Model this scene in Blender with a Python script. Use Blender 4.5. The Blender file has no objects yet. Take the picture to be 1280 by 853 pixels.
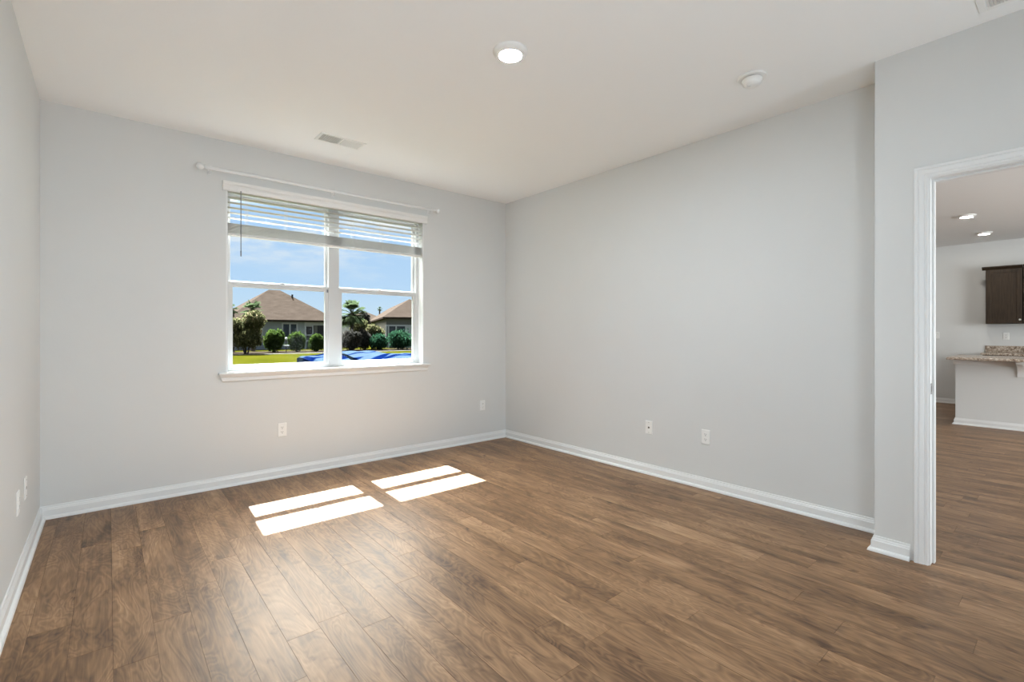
import bpy, bmesh, math, random
from mathutils import Vector, Matrix
random.seed(7)
C = bpy.context.scene.collection
S = bpy.context.scene
PI = math.pi

# ------------------------------------------------------------------ camera, sky, sun, lamps, exposure
F = 600.0                                   # focal length in pixels of the 1280 px wide frame
EYE = 1.215
cam = bpy.data.cameras.new('camera')
cam.sensor_width = 36.0
cam.lens = F / 1280.0 * 36.0
cam.shift_y = -9.5 / 1280.0
cam.clip_start = 0.02; cam.clip_end = 400
camo = bpy.data.objects.new('camera', cam); C.objects.link(camo)
camo.location = (0, 0, EYE)
camo.rotation_euler = (PI / 2, 0, -math.atan2(0.6439, 0.7651))
S.camera = camo
S.view_settings.view_transform = 'Standard'
S.view_settings.look = 'None'
S.view_settings.gamma = 1.0
S.view_settings.use_curve_mapping = False
S.view_settings.exposure = 0.0
S.cycles.use_denoising = True
S.cycles.max_bounces = 10
S.cycles.diffuse_bounces = 8
S.cycles.glossy_bounces = 4
S.cycles.transparent_max_bounces = 24
S.cycles.transmission_bounces = 6
S.cycles.sample_clamp_indirect = 6.0
S.cycles.caustics_reflective = False
S.cycles.caustics_refractive = False

SUN_TRAVEL = Vector((-0.022, -0.63, -1.0)).normalized()
SUN_E = 80.0
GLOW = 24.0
LAMP = 1000.0
KLAMP = 200.0

sun = bpy.data.lights.new('sun', 'SUN'); sun.energy = SUN_E; sun.angle = math.radians(0.5)
sun.color = (0.88, 0.97, 1.07)
so = bpy.data.objects.new('sun', sun); C.objects.link(so)
so.rotation_euler = SUN_TRAVEL.to_track_quat('-Z', 'Y').to_euler()

w = bpy.data.worlds.new('sky'); S.world = w; w.use_nodes = True
nt = w.node_tree; nt.nodes.clear()
def N(t, tree=None, **k):
    n = (tree or nt).nodes.new(t)
    for a, b in k.items():
        if a.startswith('i_'):
            key = a[2:]
            n.inputs[int(key) if key.isdigit() else key.replace('_', ' ')].default_value = b
        else: setattr(n, a, b)
    return n
def L(a, b, tree=None): (tree or nt).links.new(a, b)
tc = N('ShaderNodeTexCoord')
sep = N('ShaderNodeSeparateXYZ'); L(tc.outputs['Generated'], sep.inputs[0])
grad = N('ShaderNodeValToRGB'); L(sep.outputs['Z'], grad.inputs[0])
e = grad.color_ramp.elements
e[0].position = 0.0; e[0].color = (0.68, 0.84, 0.97, 1)
e[1].position = 0.30; e[1].color = (0.42, 0.64, 0.98, 1)
m = grad.color_ramp.elements.new(0.10); m.color = (0.53, 0.74, 1.0, 1)
mp = N('ShaderNodeMapping'); mp.inputs['Scale'].default_value = (1.6, 1.6, 6.0)
mp.inputs['Location'].default_value = (0.35, 0.1, 0.2)
L(tc.outputs['Generated'], mp.inputs[0])
cn = N('ShaderNodeTexNoise', i_Scale=2.6, i_Detail=6.0, i_Roughness=0.6); L(mp.outputs[0], cn.inputs['Vector'])
cr = N('ShaderNodeMapRange', interpolation_type='SMOOTHSTEP'); cr.inputs[1].default_value = 0.46; cr.inputs[2].default_value = 0.62
L(cn.outputs['Fac'], cr.inputs[0])
hz = N('ShaderNodeMapRange', interpolation_type='SMOOTHSTEP'); hz.inputs[1].default_value = 0.07; hz.inputs[2].default_value = 0.22
L(sep.outputs['Z'], hz.inputs[0])
cm = N('ShaderNodeMath', operation='MULTIPLY'); L(cr.outputs[0], cm.inputs[0]); L(hz.outputs[0], cm.inputs[1])
mixc = N('ShaderNodeMixRGB'); L(cm.outputs[0], mixc.inputs[0]); L(grad.outputs[0], mixc.inputs[1])
mixc.inputs[2].default_value = (0.95, 0.96, 0.98, 1)
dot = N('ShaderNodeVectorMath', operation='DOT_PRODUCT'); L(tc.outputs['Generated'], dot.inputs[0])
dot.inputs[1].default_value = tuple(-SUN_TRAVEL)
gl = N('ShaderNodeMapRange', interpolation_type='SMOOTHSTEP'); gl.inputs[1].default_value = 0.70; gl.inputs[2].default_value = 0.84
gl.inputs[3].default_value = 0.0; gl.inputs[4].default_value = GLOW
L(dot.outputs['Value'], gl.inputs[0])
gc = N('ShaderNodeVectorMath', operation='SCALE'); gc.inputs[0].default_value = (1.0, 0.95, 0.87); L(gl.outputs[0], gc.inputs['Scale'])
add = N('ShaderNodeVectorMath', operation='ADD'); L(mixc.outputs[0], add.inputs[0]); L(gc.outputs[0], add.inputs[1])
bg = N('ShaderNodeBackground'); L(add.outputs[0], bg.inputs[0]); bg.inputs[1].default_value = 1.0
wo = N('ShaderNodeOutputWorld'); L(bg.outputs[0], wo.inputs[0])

def area(name, loc, target, sx, sy, power, col=(1, 1, 1)):
    l = bpy.data.lights.new(name, 'AREA'); l.shape = 'RECTANGLE'; l.size = sx; l.size_y = sy; l.energy = power; l.color = col
    o = bpy.data.objects.new(name, l); C.objects.link(o); o.location = loc
    o.rotation_euler = (Vector(target) - Vector(loc)).to_track_quat('-Z', 'Y').to_euler()
    return o
area('fill_behind_viewer', (0.15, -0.95, 0.60), (0.5, 3.8, 2.85), 0.9, 0.9, 40, (0.86, 0.97, 1.06))  # added fill lamp, out of view, lifts the bedroom walls and ceiling
area('fill_side', (2.95, -1.38, 0.85), (0.4, 1.3, 1.25), 0.6, 1.0, 24, (0.85, 0.97, 1.06))  # second added fill for the left wall; no window here
area('fill_great_room', (6.5, -3.7, 1.5), (7.5, 1.0, 1.3), 4.0, 2.0, 262, (0.92, 0.98, 1.01))  # unseen area lamp added to brighten the kitchen

# ------------------------------------------------------------------ materials
def mat(name, col, rough=0.5, metal=0.0, bump=0.0, bscale=60.0, vary=0.0, vscale=4.0, spec=0.5, emit=None, estr=0.0):
    ma = bpy.data.materials.new(name); ma.use_nodes = True
    t = ma.node_tree; b = t.nodes['Principled BSDF']
    b.inputs['Base Color'].default_value = (*col, 1); b.inputs['Roughness'].default_value = rough
    b.inputs['Metallic'].default_value = metal; b.inputs['Specular IOR Level'].default_value = spec
    if emit: b.inputs['Emission Color'].default_value = (*emit, 1); b.inputs['Emission Strength'].default_value = estr
    c = N('ShaderNodeTexCoord', t)
    if vary:
        n = N('ShaderNodeTexNoise', t, i_Scale=vscale, i_Detail=5.0); L(c.outputs['Object'], n.inputs['Vector'], t)
        r = N('ShaderNodeMapRange', t); r.inputs[1].default_value = 0.3; r.inputs[2].default_value = 0.7
        r.inputs[3].default_value = 1 - vary; r.inputs[4].default_value = 1 + vary; L(n.outputs['Fac'], r.inputs[0], t)
        s = N('ShaderNodeVectorMath', t, operation='SCALE'); s.inputs[0].default_value = col; L(r.outputs[0], s.inputs['Scale'], t)
        L(s.outputs[0], b.inputs['Base Color'], t)
    if bump:
        n = N('ShaderNodeTexNoise', t, i_Scale=bscale, i_Detail=3.0); L(c.outputs['Object'], n.inputs['Vector'], t)
        bn = N('ShaderNodeBump', t, i_Strength=bump, i_Distance=0.002); L(n.outputs['Fac'], bn.inputs['Height'], t)
        L(bn.outputs[0], b.inputs['Normal'], t)
    return ma
M = {}
OUT = 0.315      # outdoor colours scaled darker to offset the exposure of the strong sun
M['wall'] = mat('wall_paint', (0.67, 0.675, 0.665), 0.62, bump=0.12, bscale=90, vary=0.012, vscale=1.5, spec=0.35)
M['ceil'] = mat('ceiling_paint', (0.88, 0.885, 0.88), 0.9, bump=0.15, bscale=70, spec=0.2)
M['trim'] = mat('trim_paint', (0.76, 0.765, 0.76), 0.32, vary=0.01)
M['vinyl'] = mat('white_vinyl', (0.54, 0.54, 0.53), 0.35, vary=0.01)
M['slat'] = mat('blind_slat', (0.64, 0.63, 0.61), 0.5, vary=0.01)
M['valance'] = mat('blind_valance', (0.80, 0.79, 0.77), 0.45, vary=0.01)
M['plate'] = mat('white_plastic', (0.84, 0.84, 0.82), 0.3, vary=0.01)
M['slot'] = mat('dark_slot', (0.05, 0.05, 0.05), 0.5, vary=0.05)
M['wand'] = mat('grey_plastic', (0.16, 0.17, 0.19), 0.25, vary=0.05)
M['cord'] = mat('white_cord', (0.70, 0.70, 0.68), 0.8, vary=0.03)
M['nickel'] = mat('satin_nickel', (0.26, 0.25, 0.24), 0.4, metal=0.7, vary=0.03)
M['under'] = mat('subfloor', (0.085, 0.05, 0.028), 0.9, vary=0.1)
M['siding'] = mat('painted_siding', (0.30, 0.32, 0.33), 0.8, vary=0.04)
M['lamp'] = mat('led_diffuser', (0.9, 0.9, 0.9), 0.5, emit=(0.85, 0.98, 1.08), estr=LAMP, vary=0.01)
M['klamp'] = mat('warm_led_diffuser', (0.9, 0.9, 0.9), 0.5, emit=(1.0, 0.96, 0.88), estr=KLAMP, vary=0.01)

def tree_of(name, rough=0.5, spec=0.5):
    ma = bpy.data.materials.new(name); ma.use_nodes = True
    b = ma.node_tree.nodes['Principled BSDF']; b.inputs['Roughness'].default_value = rough; b.inputs['Specular IOR Level'].default_value = spec
    return ma, ma.node_tree, b
def ramp(t, fac, stops, interp='LINEAR'):
    r = N('ShaderNodeValToRGB', t); r.color_ramp.interpolation = interp
    el = r.color_ramp.elements
    while len(el) < len(stops): el.new(0.5)
    for i, (p, c) in enumerate(stops): el[i].position = p; el[i].color = (*c, 1) if len(c) == 3 else c
    L(fac, r.inputs[0], t); return r
def math_(t, op, a, b=None, c=None):
    n = N('ShaderNodeMath', t, operation=op)
    for i, v in enumerate((a, b, c)):
        if v is None: continue
        if isinstance(v, (int, float)): n.inputs[i].default_value = v
        else: L(v, n.inputs[i], t)
    return n.outputs[0]
def mixrgb(t, kind, fac, a, b):
    n = N('ShaderNodeMixRGB', t, blend_type=kind)
    for i, v in enumerate((fac, a, b)):
        if isinstance(v, (int, float)): n.inputs[i].default_value = v
        elif isinstance(v, tuple): n.inputs[i].default_value = (*v, 1)
        else: L(v, n.inputs[i], t)
    return n.outputs[0]

# laminate planks: every plank carries its own tone and its own shift of the grain
def wood_floor():
    ma, t, b = tree_of('oak_plank_floor', 0.36, 0.42)
    at = N('ShaderNodeAttribute', t); at.attribute_name = 'plank'
    sp = N('ShaderNodeSeparateColor', t); L(at.outputs['Color'], sp.inputs[0], t)
    tcx = N('ShaderNodeTexCoord', t)
    sx = N('ShaderNodeSeparateXYZ', t); L(tcx.outputs['Object'], sx.inputs[0], t)
    ox = math_(t, 'MULTIPLY_ADD', sp.outputs[1], 37.0, sx.outputs['X'])
    oy = math_(t, 'MULTIPLY_ADD', sp.outputs[2], 53.0, sx.outputs['Y'])
    def vec(fx, fy, z=0.0):
        c = N('ShaderNodeCombineXYZ', t); L(math_(t, 'MULTIPLY', ox, fx), c.inputs[0], t); L(math_(t, 'MULTIPLY', oy, fy), c.inputs[1], t)
        c.inputs[2].default_value = z; return c.outputs[0]
    def noise(v, sc, det=3.0, rough=0.55, dist=0.0):
        n = N('ShaderNodeTexNoise', t, i_Scale=sc, i_Detail=det, i_Roughness=rough, i_Distortion=dist); L(v, n.inputs['Vector'], t); return n.outputs['Fac']
    # cathedral figure: contour lines of a slow field stretched along the plank
    field = noise(vec(1.0, 0.26, 3.0), 6.0, 3.0, 0.55, 0.9)
    ring = math_(t, 'FRACT', math_(t, 'MULTIPLY', field, 15.0))
    line = math_(t, 'ABSOLUTE', math_(t, 'MULTIPLY_ADD', ring, 2.0, -1.0))
    warp = noise(vec(1.0, 0.09, 9.0), 26.0, 5.0, 0.65, 0.3)        # streaks
    fine = noise(vec(1.0, 0.035, 17.0), 150.0, 3.0, 0.6)           # pores
    blotch = noise(vec(1.0, 0.33, 29.0), 5.5, 3.0, 0.55, 0.6)      # broad light and dark figure
    strip = noise(vec(1.0, 0.06, 41.0), 12.0, 2.0, 0.5)
    knot = noise(vec(1.0, 0.55, 61.0), 9.0, 3.0, 0.6, 0.8)
    v = math_(t, 'MULTIPLY_ADD', blotch, 0.85, math_(t, 'MULTIPLY_ADD', warp, 0.66, math_(t, 'MULTIPLY_ADD', strip, 0.45, -0.515)))
    v = math_(t, 'MULTIPLY_ADD', line, 0.18, math_(t, 'ADD', v, -0.02))
    v = math_(t, 'MULTIPLY_ADD', fine, 0.34, math_(t, 'ADD', v, -0.20))
    v = math_(t, 'MULTIPLY_ADD', sp.outputs[0], 0.15, math_(t, 'ADD', v, -0.10))
    col = ramp(t, v, [(0.10, (0.062, 0.029, 0.012)), (0.36, (0.165, 0.088, 0.040)), (0.58, (0.265, 0.151, 0.076)), (0.90, (0.44, 0.275, 0.155))])
    kn = ramp(t, knot, [(0.62, (1, 1, 1)), (0.69, (0.64, 0.57, 0.50)), (0.76, (0.30, 0.24, 0.19))])
    c = mixrgb(t, 'MULTIPLY', 0.85, col.outputs[0], kn.outputs[0])
    L(c, b.inputs['Base Color'], t)
    rr = math_(t, 'MULTIPLY_ADD', warp, 0.12, 0.38); L(rr, b.inputs['Roughness'], t)
    bp = N('ShaderNodeBump', t, i_Strength=0.12, i_Distance=0.0008); L(math_(t, 'ADD', fine, warp), bp.inputs['Height'], t); L(bp.outputs[0], b.inputs['Normal'], t)
    return ma
M['floor'] = wood_floor()

def granite():
    ma, t, b = tree_of('speckled_granite', 0.25)
    c = N('ShaderNodeTexCoord', t)
    n = N('ShaderNodeTexNoise', t, i_Scale=42.0, i_Detail=4.0, i_Roughness=0.75); L(c.outputs['Object'], n.inputs['Vector'], t)
    r = ramp(t, n.outputs['Fac'], [(0.34, (0.06, 0.045, 0.035)), (0.44, (0.26, 0.19, 0.14)), (0.55, (0.50, 0.42, 0.34)), (0.68, (0.70, 0.64, 0.56))])
    L(r.outputs[0], b.inputs['Base Color'], t); return ma
M['granite'] = granite()
def cabinet_wood():
    ma, t, b = tree_of('dark_stained_maple', 0.5, 0.3)
    c = N('ShaderNodeTexCoord', t); mpn = N('ShaderNodeMapping', t); mpn.inputs['Scale'].default_value = (30, 30, 2.5); L(c.outputs['Object'], mpn.inputs[0], t)
    n = N('ShaderNodeTexNoise', t, i_Scale=2.0, i_Detail=6.0, i_Roughness=0.6); L(mpn.outputs[0], n.inputs['Vector'], t)
    r = ramp(t, n.outputs['Fac'], [(0.3, (0.016, 0.010, 0.006)), (0.7, (0.050, 0.032, 0.018))]); L(r.outputs[0], b.inputs['Base Color'], t); return ma
M['cab'] = cabinet_wood()
def glass():
    ma = bpy.data.materials.new('window_glass'); ma.use_nodes = True; t = ma.node_tree; t.nodes.clear()
    tr = N('ShaderNodeBsdfTransparent', t); tr.inputs[0].default_value = (0.95, 0.97, 0.965, 1)
    g = N('ShaderNodeBsdfGlossy', t, i_Roughness=0.02); 
    mx = N('ShaderNodeMixShader', t); mx.inputs[0].default_value = 0.0012; L(tr.outputs[0], mx.inputs[1], t); L(g.outputs[0], mx.inputs[2], t)
    o = N('ShaderNodeOutputMaterial', t); L(mx.outputs[0], o.inputs[0], t); return ma
M['glass'] = glass()
def patchy(name, stops, scale, rough=0.8, spec=0.0, detail=5.0, sxyz=(1, 1, 1)):
    ma, t, b = tree_of(name, rough, spec)
    c = N('ShaderNodeTexCoord', t); mpn = N('ShaderNodeMapping', t); mpn.inputs['Scale'].default_value = sxyz; L(c.outputs['Object'], mpn.inputs[0], t)
    n = N('ShaderNodeTexNoise', t, i_Scale=scale, i_Detail=detail, i_Roughness=0.65); L(mpn.outputs[0], n.inputs['Vector'], t)
    r = ramp(t, n.outputs['Fac'], stops); L(r.outputs[0], b.inputs['Base Color'], t); return ma
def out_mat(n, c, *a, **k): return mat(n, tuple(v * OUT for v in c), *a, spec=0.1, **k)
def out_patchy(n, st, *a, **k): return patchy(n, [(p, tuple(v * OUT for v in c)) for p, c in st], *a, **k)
def leafy(ma, amount):
    t = ma.node_tree; b = t.nodes['Principled BSDF']; out = t.nodes['Material Output']; r = [n for n in t.nodes if n.type == 'VALTORGB'][0]
    tl = N('ShaderNodeBsdfTranslucent', t); L(r.outputs[0], tl.inputs[0], t)
    mx = N('ShaderNodeMixShader', t); mx.inputs[0].default_value = amount
    L(b.outputs[0], mx.inputs[1], t); L(tl.outputs[0], mx.inputs[2], t); L(mx.outputs[0], out.inputs[0], t)
M['grass'] = out_patchy('lawn_grass', [(0.3, (0.038, 0.041, 0.0040)), (0.5, (0.058, 0.057, 0.0050)), (0.7, (0.080, 0.070, 0.009))], 0.5)
M['mulch'] = out_patchy('bark_mulch', [(0.3, (0.0286, 0.0208, 0.0156)), (0.7, (0.0715, 0.0546, 0.0364))], 3.0)
M['path'] = out_mat('pale_edging', (0.187, 0.165, 0.132), 0.9, vary=0.1, vscale=1.0)
M['shingle'] = out_patchy('brown_shingles', [(0.3, (0.0806, 0.0589, 0.04495)), (0.7, (0.1209, 0.0899, 0.06975))], 1.6, sxyz=(1, 1, 4))
M['house'] = out_mat('grey_house_siding', (0.6061, 0.6324, 0.6587), 0.8, vary=0.05, vscale=2)
M['housetan'] = out_mat('taupe_house_wall', (0.3211, 0.3087, 0.2717), 0.8, vary=0.05, vscale=2)
M['hwhite'] = out_mat('house_white_trim', (1.02, 1.02, 1.02), 0.6, vary=0.03)
M['hglass'] = out_mat('dark_house_pane', (0.096, 0.112, 0.144), 0.15, vary=0.2, vscale=2)
M['screen'] = out_mat('dark_porch_screen', (0.088, 0.08, 0.088), 0.7, vary=0.2, vscale=2)
M['leafA'] = out_patchy('olive_leaves', [(0.3, (0.09315, 0.1049, 0.04186)), (0.6, (0.2329, 0.2263, 0.1017)), (0.75, (0.3416, 0.3036, 0.1495))], 1.3)
M['leafB'] = out_patchy('green_leaves', [(0.3, (0.044, 0.084, 0.024)), (0.7, (0.14, 0.21, 0.044))], 1.3)
M['leafC'] = out_patchy('deep_green_leaves', [(0.3, (0.02, 0.07, 0.044)), (0.7, (0.07, 0.17, 0.08))], 1.3)
M['leafD'] = out_patchy('grey_brown_leaves', [(0.3, (0.066, 0.066, 0.0572)), (0.7, (0.1496, 0.132, 0.11))], 1.3)
M['flower'] = out_patchy('peach_blossoms', [(0.3, (0.352, 0.24, 0.144)), (0.7, (0.64, 0.496, 0.304))], 1.5)
M['palm'] = out_patchy('palm_fronds', [(0.3, (0.066, 0.099, 0.044)), (0.7, (0.187, 0.242, 0.1144))], 1.3)
for k_ in ('leafA', 'leafB', 'leafC', 'leafD', 'flower', 'palm'): leafy(M[k_], 0.45)
M['bark'] = out_patchy('grey_bark', [(0.3, (0.09, 0.072, 0.0576)), (0.7, (0.198, 0.162, 0.135))], 3.0)
M['tarp'] = out_patchy('blue_tarp', [(0.48, (0.002, 0.009, 0.055)), (0.515, (0.014, 0.036, 0.100)), (0.545, (0.060, 0.090, 0.132))], 2.9, rough=0.8, spec=0.0, detail=1.0, sxyz=(0.35, 1.6, 1.0))
M['tarpdark'] = out_mat('dark_tarp_underside', (0.02, 0.03, 0.05), 0.6, vary=0.2)

# ------------------------------------------------------------------ mesh helpers
def box(bm, x0, x1, y0, y1, z0, z1, mi=0):
    vs = [bm.verts.new((x, y, z)) for x in (x0, x1) for y in (y0, y1) for z in (z0, z1)]
    for f in ((0, 1, 3, 2), (4, 6, 7, 5), (0, 4, 5, 1), (2, 3, 7, 6), (0, 2, 6, 4), (1, 5, 7, 3)):
        fc = bm.faces.new([vs[i] for i in f]); fc.material_index = mi
def obox(bm, mtx, sx, sy, sz):
    vs = [bm.verts.new(mtx @ Vector((x * sx / 2, y * sy / 2, z * sz / 2))) for x in (-1, 1) for y in (-1, 1) for z in (-1, 1)]
    for f in ((0, 1, 3, 2), (4, 6, 7, 5), (0, 4, 5, 1), (2, 3, 7, 6), (0, 2, 6, 4), (1, 5, 7, 3)):
        bm.faces.new([vs[i] for i in f])
def lathe(bm, prof, seg=32, mtx=Matrix()):
    """prof: (r, z) points; closes on the axis when r == 0"""
    rings = []
    for r, z in prof:
        if r < 1e-6: rings.append([bm.verts.new(mtx @ Vector((0, 0, z)))])
        else: rings.append([bm.verts.new(mtx @ Vector((r * math.cos(2 * PI * i / seg), r * math.sin(2 * PI * i / seg), z))) for i in range(seg)])
    for a, b in zip(rings, rings[1:]):
        for i in range(seg):
            j = (i + 1) % seg
            if len(a) == 1 and len(b) == 1: continue
            if len(a) == 1: bm.faces.new((a[0], b[i], b[j]))
            elif len(b) == 1: bm.faces.new((a[i], b[0], a[j]))
            else: bm.faces.new((a[i], b[i], b[j], a[j]))
def tube(bm, p0, p1, r, seg=12, r1=None):
    p0, p1 = Vector(p0), Vector(p1); d = p1 - p0
    m_ = Matrix.Translation(p0) @ d.to_track_quat('Z', 'Y').to_matrix().to_4x4()
    lathe(bm, [(0, 0), (r, 0), (r if r1 is None else r1, d.length), (0, d.length)], seg, m_)
def sweep(bm, prof, path, closed=False):
    """prof: (offset to the left of travel, z); path: XY corners; mitred"""
    n = len(path); rows = []
    for i in range(n):
        p = Vector(path[i])
        d0 = (p - Vector(path[i - 1])).normalized() if i > 0 or closed else None
        d1 = (Vector(path[(i + 1) % n]) - p).normalized() if i < n - 1 or closed else None
        if d0 is None: d0 = d1
        if d1 is None: d1 = d0
        n0 = Vector((-d0.y, d0.x)); n1 = Vector((-d1.y, d1.x)); mn = (n0 + n1).normalized(); k = 1 / max(0.2, mn.dot(n0))
        rows.append([bm.verts.new((p.x + mn.x * o * k, p.y + mn.y * o * k, z)) for o, z in prof])
    m_ = len(prof)
    for a, b in zip(rows, rows[1:]):
        for i in range(m_):
            j = (i + 1) % m_; bm.faces.new((a[i], a[j], b[j], b[i]))
    for r in (rows[0], rows[-1]): bm.faces.new(r)
def extr(bm, pts, axis, a0, a1):
    """prism: pts are 2-D in the plane normal to axis"""
    def P(u, v, a): return {'x': (a, u, v), 'y': (u, a, v), 'z': (u, v, a)}[axis]
    A = [bm.verts.new(P(u, v, a0)) for u, v in pts]; B = [bm.verts.new(P(u, v, a1)) for u, v in pts]
    bm.faces.new(A); bm.faces.new(B)
    for i in range(len(pts)):
        j = (i + 1) % len(pts); bm.faces.new((A[i], A[j], B[j], B[i]))
def NB(): return bmesh.new()
def obj(name, bm, ms, parent=None, smooth=False, bevel=0.0, loc=None):
    bmesh.ops.recalc_face_normals(bm, faces=bm.faces[:])
    me = bpy.data.meshes.new(name); bm.to_mesh(me); bm.free()
    for m_ in (ms if isinstance(ms, (list, tuple)) else [ms]): me.materials.append(M[m_] if isinstance(m_, str) else m_)
    o = bpy.data.objects.new(name, me); C.objects.link(o)
    if parent: o.parent = parent
    if loc: o.location = loc
    if smooth:
        for p in me.polygons: p.use_smooth = True
        me.set_sharp_from_angle(angle=math.radians(35))
    if bevel:
        b = o.modifiers.new('bevel', 'BEVEL'); b.width = bevel; b.segments = 2; b.limit_method = 'ANGLE'; b.angle_limit = math.radians(40)
    return o
def tag(o, label, cat, group=None, kind=None):
    o['label'] = label; o['category'] = cat
    if group: o['group'] = group
    if kind: o['kind'] = kind
    return o
def thing(name, label, cat, loc=(0, 0, 0), rz=0.0, group=None):
    o = bpy.data.objects.new(name, None); C.objects.link(o); o.location = loc; o.rotation_euler = (0, 0, rz)
    o.empty_display_size = 0.1
    return tag(o, label, cat, group)
def struct(o, label=None, cat=None):
    o['kind'] = 'structure'
    if label: o['label'] = label
    if cat: o['category'] = cat
    return o

# ------------------------------------------------------------------ room shell
XL, XR, YB, H = -0.34, 3.58, 4.37, 2.74
YW = 4.54                    # outside face of the window wall
JX, JY = 3.289, 0.749        # the jog that carries the door
JX2 = 3.414
DY1, DY0, DZ = 0.530, -0.255, 2.045   # door opening in the wall
XF = 11.2                    # far wall of the great room
OX0, OX1, OZ0, OZ1 = 0.715, 2.49, 0.885, 2.40

bm = NB()
box(bm, XL - 0.12, OX0, YB, YW, -0.02, H); box(bm, OX1, XF + 0.12, YB, YW, -0.02, H)
box(bm, OX0, OX1, YB, YW, -0.02, OZ0); box(bm, OX0, OX1, YB, YW, OZ1, H)
struct(obj('wall_back', bm, 'wall'), 'light grey painted wall around the twin window', 'wall')
bm = NB(); box(bm, XL - 0.12, XL, -1.5, YB, -0.02, H); struct(obj('wall_left', bm, 'wall'), 'light grey painted wall at the left edge with two plates', 'wall')
bm = NB(); box(bm, XR, XR + 0.12, JY - 0.12, YB, -0.02, H); struct(obj('wall_right', bm, 'wall'), 'long light grey wall right of the far corner', 'wall')
bm = NB()
box(bm, JX, XR + 0.0, JY - 0.12, JY, -0.02, H)
box(bm, JX, JX2, DY1, JY - 0.12, -0.02, H); box(bm, JX, JX2, DY0, DY1, DZ, H); box(bm, JX, JX2, -1.5, DY0, -0.02, H)
bmesh.ops.remove_doubles(bm, verts=bm.verts, dist=1e-5)
struct(obj('wall_doorway', bm, 'wall'), 'grey wall stepping forward around the open doorway', 'wall')
bm = NB(); box(bm, XL - 0.12, JX2, -1.62, -1.5, -0.02, H); struct(obj('wall_front', bm, 'wall'), 'grey wall behind the viewer', 'wall')
bm = NB(); box(bm, XF, XF + 0.12, -4.2, YB, -0.02, H); struct(obj('wall_kitchen', bm, 'wall'), 'far pale grey kitchen wall seen through the doorway', 'wall')
bm = NB(); box(bm, JX2, XF + 0.12, -4.32, -4.2, -0.02, H); box(bm, JX2 - 0.12, JX2, -4.2, -1.62, -0.02, H)
struct(obj('wall_side', bm, 'wall'), 'grey wall of the next room out of view', 'wall')
bm = NB(); box(bm, XL - 0.12, XF + 0.12, -4.32, YW, H, H + 0.12); struct(obj('ceiling', bm, 'ceil'), 'smooth white flat ceiling', 'ceiling')

# floor planks
def fpt(px, py):
    t = (px - 640) / F; D = F * EYE / (py - 417)
    return D * (0.6439 + 0.7651 * t), D * (0.7651 - 0.6439 * t)
PW, PX0, PL = 0.1312, 0.0148, 1.215
joints = {}
for p in [(61, 789), (160, 686), (215, 772), (253, 731), (277, 699), (382, 793), (306, 672), (446, 702), (512, 691), (512, 724), (474, 777), (681, 780),
          (705, 837), (650, 704), (800, 696), (771, 744), (865, 770), (885, 650), (864, 675), (950, 697), (997, 746), (1195, 746), (1217, 804), (1157, 843)]:
    x, y = fpt(*p); joints.setdefault(math.floor((x - PX0) / PW), y)
bm = NB(); lay = bm.loops.layers.color.new('plank')
box(bm, XL - 0.10, XF, -4.2, YB, -0.06, -0.0012, 1)
def plank(x0, x1, y0, y1, c):
    n0 = len(bm.faces); box(bm, x0, x1, y0, y1, -0.0012, 0.0, 0); bm.faces.ensure_lookup_table()
    for f in bm.faces[n0:]:
        for lp in f.loops: lp[lay] = c
rf = random.Random(11)
k0 = math.floor((XL - PX0) / PW); k1 = math.floor((XF - PX0) / PW)
for k in range(k0, k1 + 1):
    x0, x1 = PX0 + k * PW, PX0 + (k + 1) * PW
    yj = joints.get(k, rf.uniform(0, PL)); yj -= PL * math.ceil((yj + 4.2) / PL); y = yj
    while y < YB:
        a, b_ = max(y, -4.2), min(y + PL, YB)
        if b_ - a > 0.01:
            plank(max(x0, XL - 0.1) + 0.0006, min(x1, XF) - 0.0006, a + 0.0006, b_ - 0.0006, (rf.random() * 0.8 + 0.1, rf.random(), rf.random(), 1))
        y += PL
struct(obj('floor', bm, ['floor', 'under']), 'brown oak plank floor with visible joints', 'floor')

# baseboards with a shoe moulding (offset from the wall, height)
BP = [(0.0, 0.0), (0.030, 0.0), (0.0295, 0.007), (0.027, 0.013), (0.022, 0.018), (0.0155, 0.0205), (0.0150, 0.058), (0.0115, 0.064), (0.0110, 0.069), (0.0075, 0.074), (0.0065, 0.083), (0.0, 0.084)]
def base(name, path, label, prof=BP):
    bm = NB(); sweep(bm, prof, path); return struct(obj(name, bm, 'trim'), label, 'baseboard')
base('baseboard_left', [(XL, YB), (XL, -1.5)], 'white baseboard along the left wall')
base('baseboard_back', [(XR, YB), (XL, YB)], 'white baseboard under the window wall')
base('baseboard_right', [(XR, JY), (XR, YB)], 'white baseboard along the long right wall')
base('baseboard_doorway', [(JX, DY1 + 0.063), (JX, JY), (XR - 0.03, JY)], 'short white baseboard turning the corner beside the doorway')
base('baseboard_front', [(JX, -1.5), (JX, DY0 - 0.063)], 'white baseboard on the near side of the doorway')
base('baseboard_kitchen', [(XF, 1.05), (XF, YB)], 'white baseboard on the far kitchen wall')

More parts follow.
